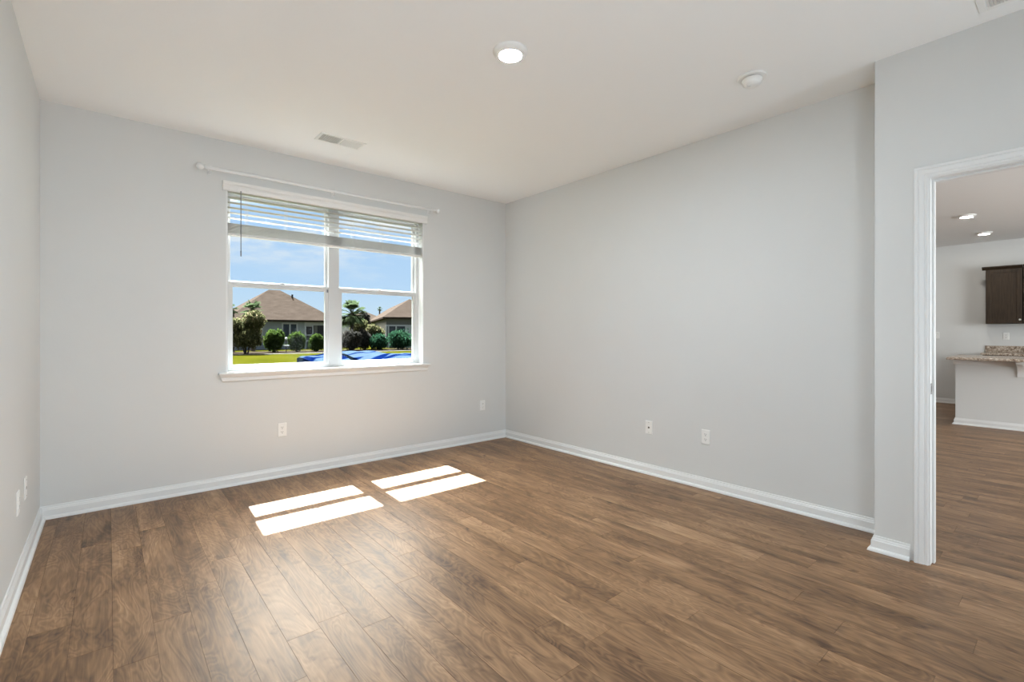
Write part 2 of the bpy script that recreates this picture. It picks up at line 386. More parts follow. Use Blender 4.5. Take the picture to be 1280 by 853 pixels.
# ------------------------------------------------------------------ door_1: cased opening
d = bpy.data.objects.new('door_1', None); C.objects.link(d); d.location = (JX, DY1, 0)
struct(d, 'white cased doorway opening to the kitchen with the door out of sight', 'doorway')
def dpart(name, bm, m_, **k):
    o = obj(name, bm, m_, None, **k); o.parent = d; o.matrix_parent_inverse = Matrix.Translation((-JX, -DY1, 0)); return o
JT = 0.018                                   # jamb board thickness
bm = NB()
box(bm, JX - 0.003, JX2 + 0.003, DY1 - JT, DY1, 0, DZ); box(bm, JX - 0.003, JX2 + 0.003, DY0, DY0 + JT, 0, DZ)
box(bm, JX - 0.003, JX2 + 0.003, DY0 + JT, DY1 - JT, DZ - JT, DZ)
dpart('door_jamb', bm, 'trim', bevel=0.001)
bm = NB(); sx0 = JX + 0.045
extr(bm, [(DY1 - JT, 0), (DY1 - JT - 0.011, 0), (DY1 - JT - 0.011, DZ - JT - 0.011), (DY0 + JT + 0.011, DZ - JT - 0.011), (DY0 + JT + 0.011, 0), (DY0 + JT, 0), (DY0 + JT, DZ - JT), (DY1 - JT, DZ - JT)], 'x', sx0, sx0 + 0.034)
dpart('door_stop', bm, 'trim', bevel=0.002)
# casing profile: distance from the opening edge, projection from the wall
CP = [(0.0, 0.0), (0.0, 0.009), (0.004, 0.0115), (0.012, 0.0115), (0.015, 0.0095), (0.019, 0.0130), (0.030, 0.0150), (0.038, 0.0155), (0.041, 0.0130), (0.044, 0.0165), (0.054, 0.0185), (0.058, 0.0165), (0.058, 0.0)]
def casing(xw, sgn):
    bm = NB(); rv = 0.006; rows = []
    e0, e1, et = DY0 + JT - rv, DY1 - JT + rv, DZ - JT + rv
    for kind in range(4):
        row = []
        for o, p in CP:
            x = xw - sgn * p
            y = (e1 + o) if kind < 2 else (e0 - o)
            z = 0.0 if kind in (0, 3) else et + o
            row.append(bm.verts.new((x, y, z)))
        rows.append(row)
    n = len(CP)
    for a, b_ in zip(rows, rows[1:]):
        for i in range(n): j = (i + 1) % n; bm.faces.new((a[i], a[j], b_[j], b_[i]))
    bm.faces.new(rows[0]); bm.faces.new(rows[-1]); return bm
dpart('door_casing', casing(JX, 1), 'trim'); dpart('door_casing', casing(JX2, -1), 'trim')
bm = NB(); yj = DY1 - JT
box(bm, JX + 0.010, JX + 0.038, yj - 0.0015, yj + 0.001, 0.895, 0.952)
pl = dpart('strike_plate', bm, 'nickel', bevel=0.0006); pl['label'] = 'satin metal strike plate'
bm = NB(); box(bm, JX + 0.017, JX + 0.030, yj - 0.002, yj - 0.0010, 0.909, 0.938)
o = obj('latch_hole', bm, 'slot'); o.parent = pl

# ------------------------------------------------------------------ window_1
wn = bpy.data.objects.new('window_1', None); C.objects.link(wn); wn.location = (1.6025, YB, 0.9)
struct(wn, 'white twin double hung window with raised blind looking onto a lawn', 'window')
WI = Matrix.Translation((-1.6025, -YB, -0.9))
def wpart(name, bm, m_, parent=None, **k):
    o = obj(name, bm, m_, None, **k); o.parent = parent or wn
    o.matrix_parent_inverse = Matrix() if parent else WI; return o
XC = 1.5985
FY0, FY1 = 4.462, 4.545
bm = NB()          # jamb extensions and head lining the opening
box(bm, OX0 - 0.0, OX0 + 0.012, YB + 0.001, FY0, 0.905, OZ1); box(bm, OX1 - 0.012, OX1, YB + 0.001, FY0, 0.905, OZ1); box(bm, OX0 + 0.012, OX1 - 0.012, YB + 0.001, FY0, OZ1 - 0.012, OZ1)
wpart('window_lining', bm, 'trim')
bm = NB()          # main vinyl frame with centre mullion
box(bm, OX0, OX0 + 0.032, FY0, FY1, 0.905, OZ1); box(bm, OX1 - 0.040, OX1, FY0, FY1, 0.905, OZ1)
box(bm, OX0 + 0.032, OX1 - 0.040, FY0, FY1, OZ1 - 0.04, OZ1); box(bm, OX0 + 0.032, OX1 - 0.040, FY0, FY1, 0.885, 0.922)
box(bm, XC - 0.046, XC + 0.046, FY0 - 0.002, FY1, 0.922, OZ1 - 0.04)
wpart('window_frame', bm, 'vinyl', bevel=0.002)
ZM = 1.615
for (a, b_) in ((OX0 + 0.030, XC - 0.044), (XC + 0.044, OX1 - 0.038)):
    # lower sash sits inward, upper sash outward
    for (y0, y1, z0, z1, rb, rt, st) in ((4.468, 4.498, 0.922, ZM + 0.020, 0.034, 0.038, 0.034), (4.504, 4.534, ZM - 0.014, OZ1 - 0.04, 0.050, 0.034, 0.022)):
        bm = NB()
        box(bm, a, a + st, y0, y1, z0, z1); box(bm, b_ - st, b_, y0, y1, z0, z1)
        box(bm, a + st, b_ - st, y0, y1, z0, z0 + rb); box(bm, a + st, b_ - st, y0, y1, z1 - rt, z1)
        if y0 < 4.5: box(bm, a + 0.01, b_ - 0.01, y0 - 0.004, y0 + 0.001, z1 - 0.008, z1 + 0.004)
        s_ = wpart('sash', bm, 'vinyl', bevel=0.0015)
        bm = NB(); ym = (y0 + y1) / 2; box(bm, a + st - 0.004, b_ - st + 0.004, ym - 0.002, ym + 0.002, z0 + rb - 0.004, z1 - rt + 0.004)
        wpart('pane', bm, 'glass', s_)
        if y0 < 4.5:
            bm = NB(); box(bm, (a + b_) / 2 - 0.03, (a + b_) / 2 + 0.03, y0 + 0.002, y0 + 0.026, z1 + 0.003, z1 + 0.011)
            box(bm, (a + b_) / 2 - 0.008, (a + b_) / 2 + 0.02, y0 - 0.006, y0 + 0.01, z1 + 0.010, z1 + 0.017)
            wpart('sash_lock', bm, 'vinyl', s_, bevel=0.001)
            for xx in (a + 0.006, b_ - 0.018):
                bm = NB(); box(bm, xx, xx + 0.012, y0 - 0.003, y0 + 0.002, z1 - 0.045, z1 - 0.018); wpart('tilt_latch', bm, 'wand' if xx > b_ - 0.1 and b_ < 1.7 else 'vinyl', s_)
bm = NB()          # stool and apron
extr(bm, [(YB - 0.042, 0.890), (YB - 0.044, 0.897), (YB - 0.040, 0.905), (FY0, 0.905), (FY0, 0.886), (YB - 0.040, 0.886)], 'x', OX0, OX1)
extr(bm, [(YB - 0.042, 0.890), (YB - 0.044, 0.897), (YB - 0.040, 0.905), (YB, 0.905), (YB, 0.886), (YB - 0.040, 0.886)], 'x', 0.663, OX0)
extr(bm, [(YB - 0.042, 0.890), (YB - 0.044, 0.897), (YB - 0.040, 0.905), (YB, 0.905), (YB, 0.886), (YB - 0.040, 0.886)], 'x', OX1, 2.553)
wpart('window_sill', bm, 'trim')
bm = NB()          # apron with sloped ends
ap = [(YB, 0.886), (YB - 0.024, 0.886), (YB - 0.020, 0.870), (YB - 0.015, 0.862), (YB - 0.015, 0.838), (YB - 0.010, 0.832), (YB, 0.832)]
A = [bm.verts.new((0.672 + (0.886 - z) * 0.35, y, z)) for y, z in ap]; B = [bm.verts.new((2.540 - (0.886 - z) * 0.35, y, z)) for y, z in ap]
bm.faces.new(A); bm.faces.new(B)
for i in range(len(ap)): j = (i + 1) % len(ap); bm.faces.new((A[i], A[j], B[j], B[i]))
wpart('window_apron', bm, 'trim')

# ------------------------------------------------------------------ blind
bl = thing('window_blind', 'white horizontal slat blind raised to the top quarter of the window', 'blind', (1.6025, 4.40, 2.40))
BI = Matrix.Translation((-1.6025, -4.40, -2.40))
def bpart(name, bm, m_, parent=None, **k):
    o = obj(name, bm, m_, None, **k); o.parent = parent or bl
    o.matrix_parent_inverse = Matrix() if parent else BI; return o
bm = NB()
vp = [(4.352, 2.345), (4.344, 2.352), (4.341, 2.372), (4.345, 2.392), (4.338, 2.403), (4.336, 2.420), (4.352, 2.420)]
extr(bm, vp, 'x', 0.691, 2.517)
box(bm, 0.691, 0.699, 4.352, 4.3695, 2.345, 2.420); box(bm, 2.509, 2.517, 4.352, 4.3695, 2.345, 2.420)
bpart('valance', bm, 'valance')
bm = NB(); box(bm, 0.730, 2.475, 4.378, 4.430, 2.348, 2.386); bpart('headrail', bm, 'slat', bevel=0.002)
SX0, SX1, SY = 0.731, 2.474, 4.404
def slat(z, tilt):
    bm = NB(); n = 6; top, bot = [], []
    for i in range(n + 1):
        u = (i / n - 0.5) * 0.050; cz = 0.0025 * (1 - (2 * i / n - 1) ** 2)
        y = SY + u * math.cos(tilt) - cz * math.sin(tilt); zz = z + u * math.sin(tilt) + cz * math.cos(tilt)
        top.append((y, zz + 0.0013)); bot.append((y, zz - 0.0013))
    extr(bm, top + bot[::-1], 'x', SX0, SX1); return bm
for i in range(5): bpart('slat', slat(2.142 + i * 0.0415, -0.07), 'slat')
for i in range(9): bpart('slat', slat(2.026 + i * 0.0088, 0.0), 'slat')
bm = NB(); box(bm, SX0, SX1, SY - 0.025, SY + 0.025, 2.000, 2.018); bpart('bottom_rail', bm, 'slat', bevel=0.003)
for px in (308, 357.5, 405, 441, 477.5, 517):
    t = (px - 640) / F; dd = 4.38 / (0.7651 - 0.6439 * t); x = min(max(dd * (0.6439 + 0.7651 * t), 0.76), 2.44)
    bm = NB()
    for yy in (SY - 0.0275, SY + 0.0275): tube(bm, (x, yy, 2.352), (x, yy, 2.015), 0.0009, 6); tube(bm, (x + 0.010, yy, 2.352), (x + 0.010, yy, 2.015), 0.0009, 6)
    box(bm, x - 0.006, x + 0.016, SY - 0.0275, SY - 0.0255, 2.004, 2.014)
    bpart('ladder_cord', bm, 'cord')
bm = NB(); tube(bm, (0.813, 4.332, 2.352), (0.813, 4.332, 1.845), 0.0032, 8); tube(bm, (0.813, 4.332, 1.875), (0.813, 4.332, 1.832), 0.0048, 8); tube(bm, (0.813, 4.332, 2.352), (0.813, 4.380, 2.362), 0.002, 6)
o = bpart('tilt_wand', bm, 'wand', smooth=True); o['label'] = 'thin grey tilt wand'

# ------------------------------------------------------------------ curtain rod
RY, RZ = 4.295, 2.482
def rodx(px, Y=RY):
    t = (px - 640) / F; return Y / (0.7651 - 0.6439 * t) * (0.6439 + 0.7651 * t)
x0, x1, xm = rodx(257), rodx(543), rodx(419.5)
cr_ = thing('curtain_rod', 'slim white curtain rod with round end knobs mounted above the blind', 'curtain rod', (xm, 4.37, RZ))
RI = Matrix.Translation((-xm, -4.37, -RZ))
def rpart(name, bm, m_, **k):
    o = obj(name, bm, m_, None, **k); o.parent = cr_; o.matrix_parent_inverse = RI; return o
bm = NB(); tube(bm, (x0, RY, RZ), (xm, RY, RZ), 0.0125, 14); tube(bm, (xm - 0.002, RY, RZ), (x1, RY, RZ), 0.0108, 14); rpart('rod', bm, 'trim', smooth=True)
for x, s in ((x0, -1), (x1, 1)):
    bm = NB(); mt = Matrix.Translation((x, RY, RZ)) @ Matrix.Rotation(s * PI / 2, 4, 'Y')
    lathe(bm, [(0, -0.004), (0.013, -0.004), (0.013, 0.004), (0.008, 0.007), (0.009, 0.011), (0.017, 0.016), (0.0235, 0.026), (0.0255, 0.037), (0.0225, 0.049), (0.013, 0.058), (0, 0.061)], 20, mt)
    rpart('finial', bm, 'trim', smooth=True)
for x in (x0 + 0.035, xm, x1 - 0.03):
    bm = NB(); box(bm, x - 0.011, x + 0.011, 4.3655, 4.3698, RZ - 0.032, RZ + 0.022); tube(bm, (x, 4.367, RZ - 0.022), (x, RY, RZ - 0.018), 0.0045, 8)
    mt = Matrix.Translation((x - 0.006, RY, RZ)) @ Matrix.Rotation(PI / 2, 4, 'Y')
    lathe(bm, [(0.0128, 0), (0.0160, 0), (0.0160, 0.012), (0.0128, 0.012), (0.0128, 0)], 16, mt)
    tube(bm, (x, RY, RZ - 0.012), (x, RY, RZ - 0.028), 0.004, 8)
    rpart('bracket', bm, 'trim', smooth=True)

# ------------------------------------------------------------------ wall plates
def plate(name, label, cat, kind, loc, rz, group=None, w_=0.070, h_=0.1143):
    """faces local -Y"""
    t = thing(name, label, cat, loc, rz, group)
    bm = NB(); e_ = 0.004
    o0 = [(-w_ / 2, -h_ / 2), (w_ / 2, -h_ / 2), (w_ / 2, h_ / 2), (-w_ / 2, h_ / 2)]
    A = [bm.verts.new((x, -0.0005, z)) for x, z in o0]; B = [bm.verts.new((x, -0.0035, z)) for x, z in o0]
    D_ = [bm.verts.new((x - math.copysign(e_, x), -0.0062, z - math.copysign(e_, z))) for x, z in o0]
    bm.faces.new(A); bm.faces.new(D_)
    for P_, Q in ((A, B), (B, D_)):
        for i in range(4): j = (i + 1) % 4; bm.faces.new((P_[i], P_[j], Q[j], Q[i]))
    obj('cover_plate', bm, 'plate', t)
    if kind == 'duplex':
        for sz in (-0.0195, 0.0195):
            bm = NB(); pts = []
            for i in range(24):
                a = 2 * PI * i / 24; pts.append((0.0172 * math.cos(a), sz + max(-0.0140, min(0.0140, 0.0172 * math.sin(a)))))
            extr(bm, pts, 'y', -0.0061, -0.0085); r = obj('receptacle', bm, 'plate', t)
            bm = NB(); box(bm, -0.0075, -0.0050, -0.0087, -0.0080, sz - 0.001, sz + 0.008); box(bm, 0.0050, 0.0075, -0.0087, -0.0080, sz - 0.001, sz + 0.007); box(bm, -0.0025, 0.0025, -0.0087, -0.0080, sz - 0.010, sz - 0.005)
            obj('slots', bm, 'slot', r)
        bm = NB(); lathe(bm, [(0, 0), (0.003, 0), (0.0025, 0.0012), (0, 0.0014)], 10, Matrix.Translation((0, -0.0061, 0)) @ Matrix.Rotation(PI / 2, 4, 'X')); obj('screw', bm, 'plate', t)
    elif kind == 'jack':
        bm = NB(); box(bm, -0.008, 0.008, -0.0066, -0.0060, -0.008, 0.007); obj('socket', bm, 'slot', t)
        for z in (-0.042, 0.042):
            bm = NB(); lathe(bm, [(0, 0), (0.003, 0), (0.0025, 0.0012), (0, 0.0014)], 10, Matrix.Translation((0, -0.0061, z)) @ Matrix.Rotation(PI / 2, 4, 'X')); obj('screw', bm, 'nickel', t)
    elif kind == 'switch':
        bm = NB(); extr(bm, [(-0.0061, -0.012), (-0.0085, -0.012), (-0.020, 0.006), (-0.017, 0.011), (-0.0061, 0.006)], 'x', -0.005, 0.005)
        obj('toggle', bm, 'plate', t)
        for z in (-0.030, 0.030):
            bm = NB(); lathe(bm, [(0, 0), (0.003, 0), (0.0025, 0.0012), (0, 0.0014)], 10, Matrix.Translation((0, -0.0061, z)) @ Matrix.Rotation(PI / 2, 4, 'X')); obj('screw', bm, 'plate', t)
    return t
OG = 'white wall plates'
plate('wall_outlet', 'white duplex wall outlet under the window near its left side', 'outlet', 'duplex', (1.129, YB, 0.398), 0)
plate('wall_outlet', 'white wall outlet on the window wall close to the far corner', 'outlet', 'duplex', (3.24, YB, 0.401), 0)
plate('cable_jack', 'white wall plate with one small dark centre socket on the long right wall', 'wall plate', 'jack', (XR, 2.412, 0.402), -PI / 2)
plate('wall_outlet', 'white duplex outlet on the long right wall, nearer the doorway', 'outlet', 'duplex', (XR, 1.896, 0.404), -PI / 2)
plate('wall_outlet', 'white duplex outlet seen edge on at the far left wall', 'outlet', 'duplex', (XL, 3.355, 0.385), PI / 2)
plate('cable_jack', 'plain white wall plate on the left wall between outlet and corner', 'wall plate', 'jack', (XL, 3.635, 0.390), PI / 2)
plate('light_switch', 'white toggle switch plate on the kitchen wall beside the door jamb', 'light switch', 'switch', (XF, 1.655, 1.180), -PI / 2)
plate('wall_outlet', 'white wall outlet under the dark kitchen wall cabinet', 'outlet', 'duplex', (XF, 0.800, 1.170), -PI / 2)

# ------------------------------------------------------------------ ceiling fixtures
def disc_light(label, x, y, m_, r=0.094, group=None):
    t = thing('ceiling_light', label, 'ceiling light', (x, y, H), 0, group)
    bm = NB(); lathe(bm, [(0, -0.0005), (r, -0.0005), (r, -0.004), (r * 0.985, -0.008), (r * 0.90, -0.017), (r * 0.74, -0.0255), (r * 0.68, -0.027), (r * 0.65, -0.026), (r * 0.645, -0.022), (0, -0.022)], 48)
    obj('trim_ring', bm, 'plate', t, smooth=True)
    bm = NB(); q = r * 0.640; lathe(bm, [(0, -0.0222), (q, -0.0222), (q, -0.0255), (q * 0.8, -0.0275), (q * 0.4, -0.0285), (0, -0.0288)], 40)
    o = obj('diffuser', bm, m_, t, smooth=True); o['label'] = 'glowing white lens'
    return t
disc_light('round white flush ceiling light glowing in the middle of the bedroom ceiling', 1.663, 1.99, 'lamp')
disc_light('lit ceiling light through the doorway, nearer and higher of two', 8.48, 0.963, 'klamp', group='lights on the kitchen ceiling')
disc_light('lit ceiling light through the doorway, farther one above the dark cabinet', 10.14, 0.956, 'klamp', group='lights on the kitchen ceiling')

sd = thing('smoke_detector', 'round white smoke detector on the ceiling near the right wall', 'smoke detector', (2.925, 1.262, H))
bm = NB(); lathe(bm, [(0, -0.0005), (0.078, -0.0005), (0.078, -0.008), (0.075, -0.012), (0.066, -0.013), (0, -0.012)], 40); obj('mounting_plate', bm, 'plate', sd, smooth=True)
bm = NB(); lathe(bm, [(0, -0.013), (0.046, -0.013), (0.046, -0.0185), (0, -0.0165)], 40); obj('vent_gap', bm, 'slot', sd)
bm = NB(); lathe(bm, [(0, -0.0175), (0.054, -0.0175), (0.0555, -0.022), (0.053, -0.036), (0.047, -0.048), (0.036, -0.056), (0.018, -0.0575), (0, -0.0575)], 40); obj('housing', bm, 'plate', sd, smooth=True)
bm = NB(); lathe(bm, [(0, 0), (0.015, 0), (0.0145, -0.003), (0.010, -0.0035), (0.009, -0.001), (0, -0.001)], 24, Matrix.Translation((-0.026, 0.006, -0.0545)) @ Matrix.Rotation(0.36, 4, 'Y')); obj('test_button', bm, 'trim', sd, smooth=True)

# supply register near the window
vt = thing('ceiling_vent', 'small white rectangular ceiling vent in front of the window', 'vent', (1.4125, 3.785, H))
hw, hd = 0.178, 0.085
bm = NB()
fr = 0.022
for (a, b_, c, e_) in ((-hw, hw, -hd, -hd + fr), (-hw, hw, hd - fr, hd), (-hw, -hw + fr, -hd + fr, hd - fr), (hw - fr, hw, -hd + fr, hd - fr), (-0.006, 0.006, -hd + fr, hd - fr)):
    box(bm, a, b_, c, e_, -0.007, -0.0005)
obj('vent_frame', bm, 'plate', vt, bevel=0.002)
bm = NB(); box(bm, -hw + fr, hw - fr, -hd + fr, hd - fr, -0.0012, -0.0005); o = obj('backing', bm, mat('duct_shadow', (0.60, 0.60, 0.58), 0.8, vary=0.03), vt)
for side in (-1, 1):
    n = 9; xs = [side * (0.010 + (hw - fr - 0.010) * (i + 0.5) / n) for i in range(n)]
    bm = NB()
    for x in xs:
        obox(bm, Matrix.Translation((x, 0, -0.0060)) @ Matrix.Rotation(-side * 0.75, 4, 'Y'), 0.0016, 2 * (hd - fr), 0.013)
    obj('louvers', bm, 'plate', vt)
# return grille at the upper right, cut by the frame
rv = thing('return_grille', 'large white louvered return grille on the ceiling at the upper right edge', 'vent', (2.90, 0.05, H))
bm = NB(); g = 0.265; gw = 0.028
for (a, b_, c, e_) in ((-g, g, -g, -g + gw), (-g, g, g - gw, g), (-g, -g + gw, -g + gw, g - gw), (g - gw, g, -g + gw, g - gw)): box(bm, a, b_, c, e_, -0.008, -0.0005)
obj('vent_frame', bm, 'plate', rv, bevel=0.002)
bm = NB(); box(bm, -g + gw, g - gw, -g + gw, g - gw, -0.0012, -0.0005); obj('backing', bm, bpy.data.materials['duct_shadow'], rv)
bm = NB(); n = 40
for i in range(n): obox(bm, Matrix.Translation((0, -g + gw + (2 * g - 2 * gw) * (i + 0.5) / n, -0.0065)) @ Matrix.Rotation(-0.95, 4, 'X'), 2 * (g - gw), 0.0015, 0.014)
obj('louvers', bm, 'plate', rv)

# ------------------------------------------------------------------ kitchen through the doorway
IX, IY = 8.70, 1.097
isl = thing('breakfast_bar', 'grey half wall breakfast bar with white base and trim in the kitchen', 'breakfast bar', (IX, IY, 0))
II = Matrix.Translation((-IX, -IY, 0))
def ipart(root, inv, name, bm, m_, parent=None, **k):
    o = obj(name, bm, m_, None, **k); o.parent = parent or root; o.matrix_parent_inverse = Matrix() if parent else inv; return o
bm = NB(); box(bm, IX, IX + 0.12, -1.9, IY, 0.0, 0.873); ipart(isl, II, 'half_wall', bm, 'wall')
bm = NB(); box(bm, IX + 0.12, IX + 0.70, -1.9, IY, 0.0, 0.873); ipart(isl, II, 'base_cabinet', bm, 'cab')
bm = NB(); sweep(bm, BP, [(IX, -1.9), (IX, IY), (IX + 0.12, IY)]); ipart(isl, II, 'base_trim', bm, 'trim')
bm = NB(); box(bm, IX - 0.018, IX, -1.9, IY + 0.018, 0.803, 0.873); box(bm, IX, IX + 0.12, IY, IY + 0.018, 0.803, 0.873); ipart(isl, II, 'top_trim', bm, 'trim', bevel=0.003)
for yy in (0.494, -0.75):
    bm = NB(); pts = [(IX, 0.872), (IX - 0.22, 0.872), (IX - 0.22, 0.835)]
    for i in range(9):
        a = PI / 2 * i / 8; pts.append((IX - 0.018 - 0.185 * (1 - math.sin(a)) , 0.83 - 0.115 * (1 - math.cos(a)) if i else 0.83))
    pts += [(IX - 0.022, 0.668), (IX, 0.668)]
    extr(bm, [(p[0], p[1]) for p in pts], 'y', yy - 0.03, yy + 0.03)
    ipart(isl, II, 'corbel', bm, 'trim', bevel=0.003)
ct = NB(); box(ct, 8.375, 9.42, -1.9, 1.147, 0.873, 0.905)
o = obj('bar_countertop', ct, 'granite', bevel=0.008); tag(o, 'brown speckled granite countertop overhanging the breakfast bar', 'countertop')
kc = thing('base_cabinet', 'dark wooden base cabinet run along the far kitchen wall', 'cabinet', (10.6, 1.02, 0))
KI = Matrix.Translation((-10.6, -1.02, 0))
bm = NB(); box(bm, 10.62, XF - 0.002, -1.9, 1.02, 0.10, 0.873); box(bm, 10.69, XF - 0.002, -1.9, 1.02, 0.0, 0.10); ipart(kc, KI, 'body', bm, 'cab')
def shaker(bm, xf, y0, y1, z0, z1, s_=0.057):
    box(bm, xf, xf + 0.012, y0 + s_, y1 - s_, z0 + s_, z1 - s_)
    for a, b_, c, e_ in ((y0, y0 + s_, z0, z1), (y1 - s_, y1, z0, z1), (y0 + s_, y1 - s_, z0, z0 + s_), (y0 + s_, y1 - s_, z1 - s_, z1)): box(bm, xf - 0.008, xf + 0.012, a, b_, c, e_)
def knob(x, y, z, root, inv, parent):
    bm = NB(); lathe(bm, [(0, 0), (0.006, 0), (0.0055, 0.010), (0.014, 0.016), (0.0155, 0.022), (0.010, 0.028), (0, 0.029)], 16, Matrix.Translation((x, y, z)) @ Matrix.Rotation(-PI / 2, 4, 'Y'))
    o = ipart(root, inv, 'knob', bm, mat('bright_nickel', (0.75, 0.73, 0.68), 0.35, metal=0.6, vary=0.02), parent, smooth=True); return o
for i in range(6):
    y1 = 1.015 - i * 0.46
    bm = NB(); shaker(bm, 10.608, y1 - 0.45, y1, 0.115, 0.865); ddr = ipart(kc, KI, 'door', bm, 'cab', bevel=0.0015); knob(10.60, y1 - 0.41, 0.80, kc, KI, ddr)
bm = NB(); box(bm, 10.56, XF - 0.002, -1.9, 1.04, 0.873, 0.905)
bk = NB(); box(bk, XF - 0.022, XF - 0.002, -1.9, 1.04, 0.905, 1.012)
kt = thing('kitchen_countertop', 'speckled granite counter with upright backsplash on the far kitchen wall', 'countertop', (10.9, 0, 0.873))
TI = Matrix.Translation((-10.9, 0, -0.873)); ipart(kt, TI, 'counter_slab', bm, 'granite', bevel=0.006); ipart(kt, TI, 'backsplash', bk, 'granite', bevel=0.003)
def wall_cab(label, y0, y1, ky):
    t = thing('wall_cabinet', label, 'cabinet', (XF, (y0 + y1) / 2, 1.37)); inv = Matrix.Translation((-XF, -(y0 + y1) / 2, -1.37))
    bm = NB(); box(bm, 10.878, XF - 0.002, y0, y1, 1.37, 2.255); ipart(t, inv, 'body', bm, 'cab')
    bm = NB(); shaker(bm, 10.866, y0 + 0.004, y1 - 0.004, 1.375, 2.235); dd = ipart(t, inv, 'door', bm, 'cab', bevel=0.0015); knob(10.858, ky, 1.43, t, inv, dd)
    bm = NB(); extr(bm, [(10.866, 2.236), (10.856, 2.243), (10.838, 2.262), (10.822, 2.270), (10.822, 2.286), (10.90, 2.286), (10.90, 2.236)], 'y', y0, y1 + (0.04 if y1 > 0.9 else 0))
    ipart(t, inv, 'crown', bm, 'cab'); return t
wall_cab('dark brown kitchen wall cabinet with panelled door and small bright knob', 0.597, 1.009, 0.625)
wall_cab('dark brown kitchen wall cabinet cut off by the right edge', 0.0, 0.592, 0.55)

# ------------------------------------------------------------------ outdoors
GZ = -0.30
bm = NB(); box(bm, -60, 120, YW + 0.02, 260, GZ - 0.3, GZ); g_ = obj('ground', bm, 'grass'); struct(g_, 'bright green sunlit lawn outside', 'lawn')
bm = NB(); box(bm, -40, 110, 38.15, 43.0, GZ - 0.02, GZ + 0.05); struct(obj('mulch_bed', bm, 'mulch'), 'dark mulch bed under the shrubs', 'garden bed')
bm = NB(); box(bm, -40, 110, 37.5, 38.1, GZ - 0.02, GZ + 0.03); struct(obj('garden_path', bm, 'path'), 'thin pale edging strip at the end of the lawn', 'path')

def at(px, Y):
    t = (px - 640) / F; D = Y / (0.7651 - 0.6439 * t); return D * (0.6439 + 0.7651 * t), D
def zat(py, D): return EYE + (417 - py) * D / F

def hip_roof(bm, x0, x1, y0, y1, ze, zr, th=0.18):
    hd_ = min(x1 - x0, y1 - y0) / 2
    if y1 - y0 <= x1 - x0: r0, r1 = (x0 + hd_, (y0 + y1) / 2), (x1 - hd_, (y0 + y1) / 2)
    else: r0, r1 = ((x0 + x1) / 2, y0 + hd_), ((x0 + x1) / 2, y1 - hd_)
    lo = [bm.verts.new((x, y, ze - th)) for x, y in ((x0, y0), (x1, y0), (x1, y1), (x0, y1))]
    hi = [bm.verts.new((x, y, ze)) for x, y in ((x0, y0), (x1, y0), (x1, y1), (x0, y1))]
    a = bm.verts.new((*r0, zr)); b_ = bm.verts.new((*r1, zr))
    bm.faces.new(lo)
    for i in range(4): j = (i + 1) % 4; bm.faces.new((lo[i], lo[j], hi[j], hi[i]))
    if y1 - y0 <= x1 - x0:
        bm.faces.new((hi[0], hi[1], b_, a)); bm.faces.new((hi[1], hi[2], b_)); bm.faces.new((hi[2], hi[3], a, b_)); bm.faces.new((hi[3], hi[0], a))
    else:
        bm.faces.new((hi[0], hi[1], a)); bm.faces.new((hi[1], hi[2], b_, a)); bm.faces.new((hi[2], hi[3], b_)); bm.faces.new((hi[3], hi[0], a, b_))
def hwindow(t, x0, x1, z0, z1, yf, nx=2, fm='hwhite', gm='hglass', fw=0.09):
    bm = NB()
    xs = [x0 + (x1 - x0) * i / nx for i in range(nx + 1)]
    for i, x in enumerate(xs): box(bm, x - fw / 2, x + fw / 2, yf - 0.06, yf + 0.02, z0, z1)
    box(bm, x0 - fw / 2, x1 + fw / 2, yf - 0.07, yf + 0.02, z1 - fw / 2, z1 + fw / 2); box(bm, x0 - fw / 2, x1 + fw / 2, yf - 0.07, yf + 0.02, z0 - fw / 2, z0 + fw / 2)
    f = obj('window', bm, fm, t)
    bm = NB(); box(bm, x0, x1, yf - 0.02, yf + 0.0, z0, z1); obj('pane', bm, gm, f)
# house left: hip roof facing us, local frame at its front left corner
hA = thing('house', 'grey house with broad brown hip roof seen through the left window', 'house', (7.94, 48.5, GZ))
bm = NB(); hip_roof(bm, 0, 10.06, 0, 9.0, 2.50 - GZ, 5.64 - GZ); obj('roof', bm, 'shingle', hA)
bm = NB(); box(bm, 0.45, 6.85, 0.45, 8.5, 0, 2.33 - GZ); box(bm, 6.85, 9.6, 2.6, 8.5, 0, 2.33 - GZ); obj('wall', bm, 'house', hA)
def lx(px, Y=48.95): return at(px, Y)[0] - 7.94
def lz(px, py, Y=48.95): return zat(py, at(px, Y)[1]) - GZ
hwindow(hA, lx(353), lx(371.3), lz(362, 424), lz(362, 404.6), 0.45, 2, fw=0.13)
hwindow(hA, lx(318.5), lx(327.5), lz(322, 424), lz(322, 404.6), 0.45, 1, fw=0.13)
bm = NB(); zt = 2.33 - GZ                                        # porch: frieze, posts, rails
box(bm, 6.75, 9.70, 0.42, 0.55, zt - 0.32, zt)
for x, w2 in ((lx(381.5), 0.16), (lx(391), 0.10), (lx(408), 0.10), (9.62, 0.16)): box(bm, x - w2 / 2, x + w2 / 2, 0.42, 0.55, 0, zt - 0.3)
box(bm, lx(382), lx(391), 0.44, 0.53, lz(386, 407.8) - 0.05, lz(386, 407.8) + 0.05); box(bm, lx(382), lx(391), 0.44, 0.53, lz(386, 419) - 0.05, lz(386, 419) + 0.05)
box(bm, 6.75, 9.70, 0.44, 0.53, 0.75, 0.85)
obj('porch_frame', bm, 'hwhite', hA)
bm = NB(); box(bm, 6.80, 9.65, 0.50, 0.52, 0, zt - 0.3); obj('porch_screen', bm, 'screen', hA)
